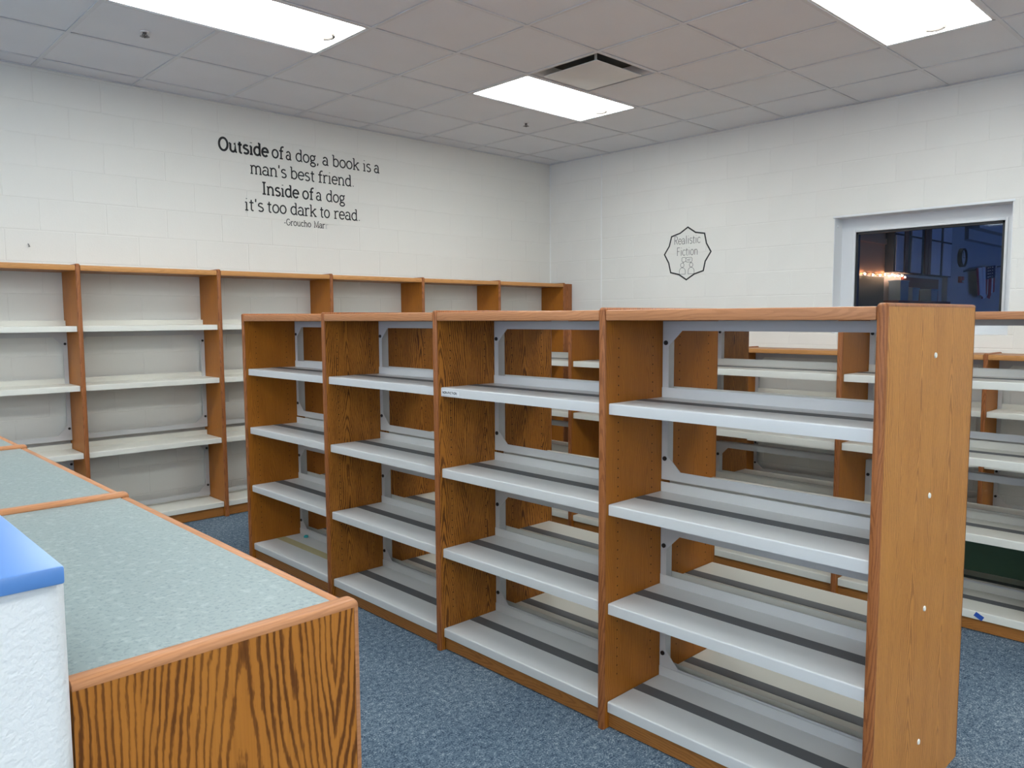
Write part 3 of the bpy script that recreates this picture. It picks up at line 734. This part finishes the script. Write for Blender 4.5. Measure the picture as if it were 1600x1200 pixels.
# solid pale and brown panels built in place of reflections in the window glass
t = thing('reflection_panels', 'pale and brown panels standing in for reflections in the window glass', 'reflection', (0, BY, 0))
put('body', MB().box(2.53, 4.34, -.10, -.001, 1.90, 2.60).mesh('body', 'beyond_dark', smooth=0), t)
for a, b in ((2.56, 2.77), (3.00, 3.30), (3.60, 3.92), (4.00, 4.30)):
    put('reflection_pane', MB().bbox(a, b, -.112, -.1, 1.91, 2.29, .003).mesh('reflection_pane', 'beyond_reflection'), t)
    put('reflection_pane', MB().bbox(a, b, -.112, -.1, 2.31, 2.58, .003).mesh('reflection_pane', 'beyond_reflection'), t)
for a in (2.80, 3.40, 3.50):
    put('reflection_stripe', MB().bbox(a, a+.09, -.118, -.1, 1.905, 2.5, .003).mesh('reflection_stripe', 'beyond_brown'), t)
t = thing('brown_sideboard', 'dark brown sideboard below the pale panels beyond the window', 'sideboard', (0, BY, 0))
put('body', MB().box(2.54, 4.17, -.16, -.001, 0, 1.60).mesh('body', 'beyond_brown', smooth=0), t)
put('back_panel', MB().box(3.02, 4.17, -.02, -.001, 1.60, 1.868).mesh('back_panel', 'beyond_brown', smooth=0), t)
for i, (x0, x1, z1) in enumerate(((2.60, 2.84, 1.80), (2.955, 3.155, 1.727), (3.535, 3.75, 1.725))):
    b_ = tag(put('storage_bin', None, None, (x0, BY-.15, 1.601)), ['tall blue bin beyond the window nearest the string lights', 'middle blue bin on the brown sideboard beyond the window', 'right-hand blue bin on the brown sideboard beyond the window'][i], 'bin', 'blue bins')
    put('body', MB().prism([(.01, 0), (x1-x0-.01, 0), (x1-x0, z1-1.601), (0, z1-1.601)], 'Y', 0, .12).mesh('body', 'beyond_bin', smooth=0), b_)
    put('rim', MB().bbox(-.008, x1-x0+.008, -.006, .126, z1-1.601, z1-1.601+.016, .003).mesh('rim', 'beyond_bin'), b_)
struct('trim_3', MB().box(4.36, 4.93, BY-.06, BY, 0, 2.89).mesh('trim_3', 'beyond_grey', smooth=0), 'pale pilaster in the dark room')
# clock, alarm, flag
t = thing('wall_clock', 'round black-rimmed wall clock beyond the window', 'clock', (4.80, BY-.06, 2.160))
rim = MB(); n = 28
for i in range(n):
    a0, a1 = 2*math.pi*i/n, 2*math.pi*(i+1)/n
    P = [(r_*math.cos(a), y, r_*math.sin(a)) for a in (a0, a1) for r_, y in ((.118, 0), (.118, -.05), (.100, -.05), (.100, 0))]
    rim.add(P, [(0, 1, 5, 4), (1, 2, 6, 5), (2, 3, 7, 6)])
put('rim', rim.mesh('rim', 'gasket'), t)
put('face', MB().cyl((0, -.03, 0), 'Y', .101, .028, 28).mesh('face', 'clock_face', smooth=0), t)
put('hand', MB().box(-.004, .004, -.034, -.031, 0, .07).mesh('hand', 'gasket', smooth=0), t)
put('hand', MB().box(0, .05, -.034, -.031, -.004, .004).mesh('hand', 'gasket', smooth=0), t)
t = thing('fire_alarm', 'small red wall alarm below the clock beyond the window', 'alarm', (4.80, BY-.06, 1.88))
put('body', MB().bbox(-.06, .06, -.04, -.001, -.035, .045, .006).mesh('body', 'alarm_red'), t)
put('strobe', MB().bbox(-.035, .035, -.055, -.04, -.03, -.005, .004).mesh('strobe', 'clock_face'), t)
t = thing('hanging_flag', 'striped flag with a star canton hanging from a slanted pole beyond the window', 'flag', (4.95, BY-.075, 1.985))
put('pole', MB().tube([(0, .07, 0), (.2, 0, .03), (1.57, 0, .139)], .009, 8).mesh('pole', 'wire_dark'), t)
def fy(x): return -.02+.014*math.sin(x*42)
cl = MB(); NX = 54
def fcol(x): return int((x-.377)/(.844/9)) % 2
for i in range(NX):
    xa, xb = .377+.844*i/NX, .377+.844*(i+1)/NX
    zt0 = .03+.088*xa; zt1 = .03+.088*xb
    bot0 = -.300+.03*math.sin(xa*17)+(.05 if xa > 1.0 else 0); bot1 = -.300+.03*math.sin(xb*17)+(.05 if xb > 1.0 else 0)
    s0 = .10*(1-(xa-.377)/.844)
    cl.cur = 1 if fcol((xa+xb)/2) else 0
    sh0, sh1_ = .12*(1-(xa-.377)/.844), .12*(1-(xb-.377)/.844)
    if xa > .80:
        m0, m1 = zt0-.17, zt1-.17
        cl.cur = 2; cl.add([(xa, fy(xa), zt0), (xb, fy(xb), zt1), (xb, fy(xb), m1), (xa, fy(xa), m0)], [(0, 1, 2, 3)])
        cl.cur = 1 if fcol((xa+xb)/2) else 0
        cl.add([(xa, fy(xa), m0), (xb, fy(xb), m1), (xb, fy(xb), bot1), (xa, fy(xa), bot0)], [(0, 1, 2, 3)])
    else:
        cl.add([(xa, fy(xa), zt0), (xb, fy(xb), zt1), (xb+sh1_*.6, fy(xb)-.01, bot1), (xa+sh0*.6, fy(xa)-.01, bot0)], [(0, 1, 2, 3)])
me = cl.mesh('cloth', 'flag_red', 'flag_white', 'flag_navy', smooth=0); fo = put('cloth', me, t)
md = fo.modifiers.new('thick', 'SOLIDIFY'); md.thickness = .002
stars = MB()
for i in range(6):
    for j in range(4):
        x = .84+.065*i; z = .03+.088*x-.02-.04*j
        stars.box(x-.006, x+.006, fy(x)-.014, fy(x)-.002, z-.006, z+.006)
put('stars', stars.mesh('stars', 'flag_white', smooth=0), t)
